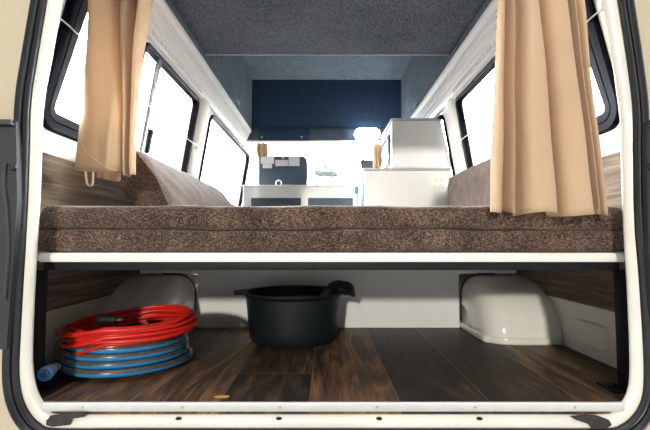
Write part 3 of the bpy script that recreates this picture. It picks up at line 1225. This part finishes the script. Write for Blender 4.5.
# header: dark plate with two bolts, LED lamp
u0, u1 = P(258.5, 140.5, 3.48), P(310, 129, 3.48)
root = thing('header_plate', ((u0.x + u1.x) / 2, 3.48, u0.z), 'dark plate with two bolts fixed on the left of the roof header', 'plate')
b = B()
box(b, u0.x, u1.x, 3.475, 3.4845, u0.z, u1.z, .002)
world_obj('plate', b, 'navy', root)
for px in (262, 301.5):
    b = B()
    lathe(b, P(px, 137, 3.475), [(0, -.004), (.006, -.004), (.009, 0)], 12, 'y')
    world_obj('bolt', b, 'screw', root)
u0, u1 = P(354.5, 140.2, 3.47), P(379.5, 129, 3.47)
root = thing('led_lamp', ((u0.x + u1.x) / 2, 3.47, u0.z), 'bright oval lamp glowing on the roof header, left of the cupboard', 'lamp')
rr = (u1.z - u0.z) / 2


def stad(x0, x1, zc, r, y):
    return [(x1 - r + r * math.cos(a), y, zc + r * math.sin(a)) for a in [-PI / 2 + PI * i / 10 for i in range(11)]] + \
           [(x0 + r + r * math.cos(a), y, zc + r * math.sin(a)) for a in [PI / 2 + PI * i / 10 for i in range(11)]]


zc_ = (u0.z + u1.z) / 2
world_obj('housing', prism(B(), stad(u0.x - .004, u1.x + .004, zc_, rr + .004, 3.470), (0, .0145, 0)), 'trim', root)
world_obj('diffuser', prism(B(), stad(u0.x, u1.x, zc_, rr, 3.436), (0, .0338, 0)), 'lamp', root)

# hooks on the raised roof's sides
for px, py, s, lab in ((234, 103, -1, 'small pale hook on the left carpeted roof side'), (417, 105, 1, 'small pale hook on the right carpeted roof side')):
    z = P(px, py, 2.9).z
    x = CX + s * (HW - .0005)
    b = B()
    tube(b, catmull([(x, 2.9, z + .014), (x - s * .010, 2.9, z + .012), (x - s * .012, 2.9, z - .006), (x - s * .018, 2.9, z - .012), (x - s * .022, 2.9, z - .004)], 4), .0045, 8, up=Vector((0, 1, 0)))
    tag(world_obj('hook', b, 'hook'), lab, 'hook')

# cab curtains, visor, mirror, seat, wiper
curtain('curtain', [(143.5, [257.5, 259, 261, 263, 265, 267], 1.), (150, [256.5, 258, 260, 262, 264, 267.5], 1.), (157, [256.5, 258.5, 261, 264, 266.5, 268], 1.)],
        [.0, -.02, .012, -.02, .012, 0], 3.46, 'short tan curtain gathered at the left of the cab, above the dark board', ripple=.0)
curtain('curtain', [(144, [373, 374.5, 376, 377.5, 379, 381, 383], 1.), (156, [373, 374.5, 376, 377.5, 379, 381, 383], 1.), (168, [373, 374.5, 376, 377.5, 379, 381, 383], 1.)],
        [.0, -.02, .012, -.02, .012, -.02, 0], 3.46, 'narrow tan curtain hanging at the right of the cab, left of the oven cupboard', ripple=.0)
u0, u1 = P(337.5, 164, 3.95), P(364, 158, 3.95)
root = thing('sun_visor', ((u0.x + u1.x) / 2, 3.95, u0.z), 'cream sun visor below the cab roof on the right', 'visor')
b = B()
box(b, u0.x, u1.x, 3.945, 3.96, u0.z, u1.z + .01, .006)
world_obj('flap', b, 'trim', root)
b = B()
tube(b, [(u0.x + .01, 3.955, u1.z + .012), (u1.x - .01, 3.955, u1.z + .012)], .006, 8)
world_obj('hinge', b, 'grey', root)
mc = P(326, 173, 4.05)
root = thing('rear_view_mirror', (mc.x, 4.05, mc.z - .03), 'rear-view mirror hanging before the windscreen in the cab', 'mirror')
b = B()
lp = [(mc.x + .115 * math.copysign(abs(math.cos(a)) ** .5, math.cos(a)), 4.045, mc.z - .008 + .030 * math.copysign(abs(math.sin(a)) ** .6, math.sin(a)) - .012 * math.cos(a)) for a in [2 * PI * i / 28 for i in range(28)]]
prism(b, lp, (0, .025, 0))
world_obj('glass', b, 'mirror', root)
b = B()
tube(b, [(mc.x - .005, 4.062, mc.z + .018), (mc.x - .005, 4.062, mc.z + .075)], .011, 10)
world_obj('stem', b, 'blueplastic', root)
b = B()
box(b, mc.x - .045, mc.x + .035, 4.05, 4.075, mc.z + .060, mc.z + .082, .004)
world_obj('mount', b, 'trim', root)
root = thing('driver_seat', (P(367, 170, 3.6).x, 3.65, .05), 'dark driver seat seen behind the kitchen worktop', 'seat')
u0, u1 = P(361, 169, 3.6), P(374.5, 159, 3.6)
b = B()
box(b, u0.x, u1.x + .06, 3.60, 3.69, u0.z, u1.z, .028, 4)
world_obj('headrest', b, 'seat', root)
b = B()
box(b, u0.x - .03, u1.x + .16, 3.60, 3.72, .45, u0.z - .03, .04, 4)
world_obj('backrest', b, 'seat', root)
b = B()
box(b, u0.x - .10, u1.x + .16, 3.72, 4.15, .30, .44, .04, 4)
world_obj('cushion', b, 'seat', root)
b = B()
box(b, u0.x - .06, u1.x + .12, 3.72, 4.10, .001, .30, .01)
world_obj('pedestal', b, 'plastic', root)
for k in (.04, .13):
    world_obj('headrest_post', tube(B(), [(u0.x + k, 3.65, u0.z - .05), (u0.x + k, 3.65, u0.z + .02)], .006, 8), 'bright', root)
b = B()
w0, w1 = P(322, 184, 4.62), P(337, 172, 4.40)
tube(b, [w0, w1], .006, 6)
tag(world_obj('wiper', b, 'grey'), 'thin wiper arm slanting across the windscreen', 'wiper')

# ------------------------------------------------------------------ outside
b = B()
prism(b, [(-40, -40, -.62), (40, -40, -.62), (40, 40, -.62), (-40, 40, -.62)], (0, 0, -.05))
struct(world_obj('floor_ground', b, 'ground'))

# ------------------------------------------------------------------ light
w = bpy.data.worlds.new('World')
S.world = w
w.use_nodes = True
wn = w.node_tree
bg = wn.nodes['Background']
# overcast sky, much brighter ahead of and beside the van than behind it
tcw = wn.nodes.new('ShaderNodeTexCoord')
sx = wn.nodes.new('ShaderNodeSeparateXYZ')
wn.links.new(tcw.outputs['Generated'], sx.inputs[0])


def smooth(sock, f0, f1, t0, t1):
    q = wn.nodes.new('ShaderNodeMapRange')
    q.interpolation_type = 'SMOOTHSTEP'
    for k, v in zip(('From Min', 'From Max', 'To Min', 'To Max'), (f0, f1, t0, t1)):
        q.inputs[k].default_value = v
    wn.links.new(sock, q.inputs['Value'])
    return q.outputs['Result']


ahead = mnode(wn, 'MULTIPLY', smooth(sx.outputs[1], -.12, .25, 0, 62), smooth(sx.outputs[2], .60, .92, 1, 0))
above = smooth(sx.outputs[2], .60, .95, 0, 2.1)
wn.links.new(mnode(wn, 'ADD', mnode(wn, 'ADD', ahead, above), .24), bg.inputs[1])
bg.inputs[0].default_value = (.95, .98, 1.0, 1)
sun = bpy.data.lights.new('sun', 'SUN')
sun.energy = 1.8
sun.angle = math.radians(2.5)
sun.color = (1, .95, .86)
so = bpy.data.objects.new('sun', sun)
COL.objects.link(so)
el, az = math.radians(13), math.radians(-9)
dirv = Vector((-math.sin(az) * math.cos(el), math.cos(az) * math.cos(el), -math.sin(el)))
so.rotation_euler = dirv.to_track_quat('-Z', 'Y').to_euler()
so.location = (2, -6, 3)

# ------------------------------------------------------------------ camera
cam = bpy.data.cameras.new('camera')
cam.sensor_width = 36
cam.lens = F / 650 * 36
cam.clip_start = .02
co = bpy.data.objects.new('camera', cam)
COL.objects.link(co)
co.location = (0, 0, ZC)
co.rotation_euler = (PI / 2 + TH, 0, 0)
S.camera = co
S.view_settings.view_transform = 'Standard'
S.view_settings.look = 'None'
S.view_settings.gamma = 1
S.view_settings.exposure = .3
S.view_settings.use_curve_mapping = False
S.cycles.max_bounces = 10
S.cycles.diffuse_bounces = 6
S.cycles.transparent_max_bounces = 16
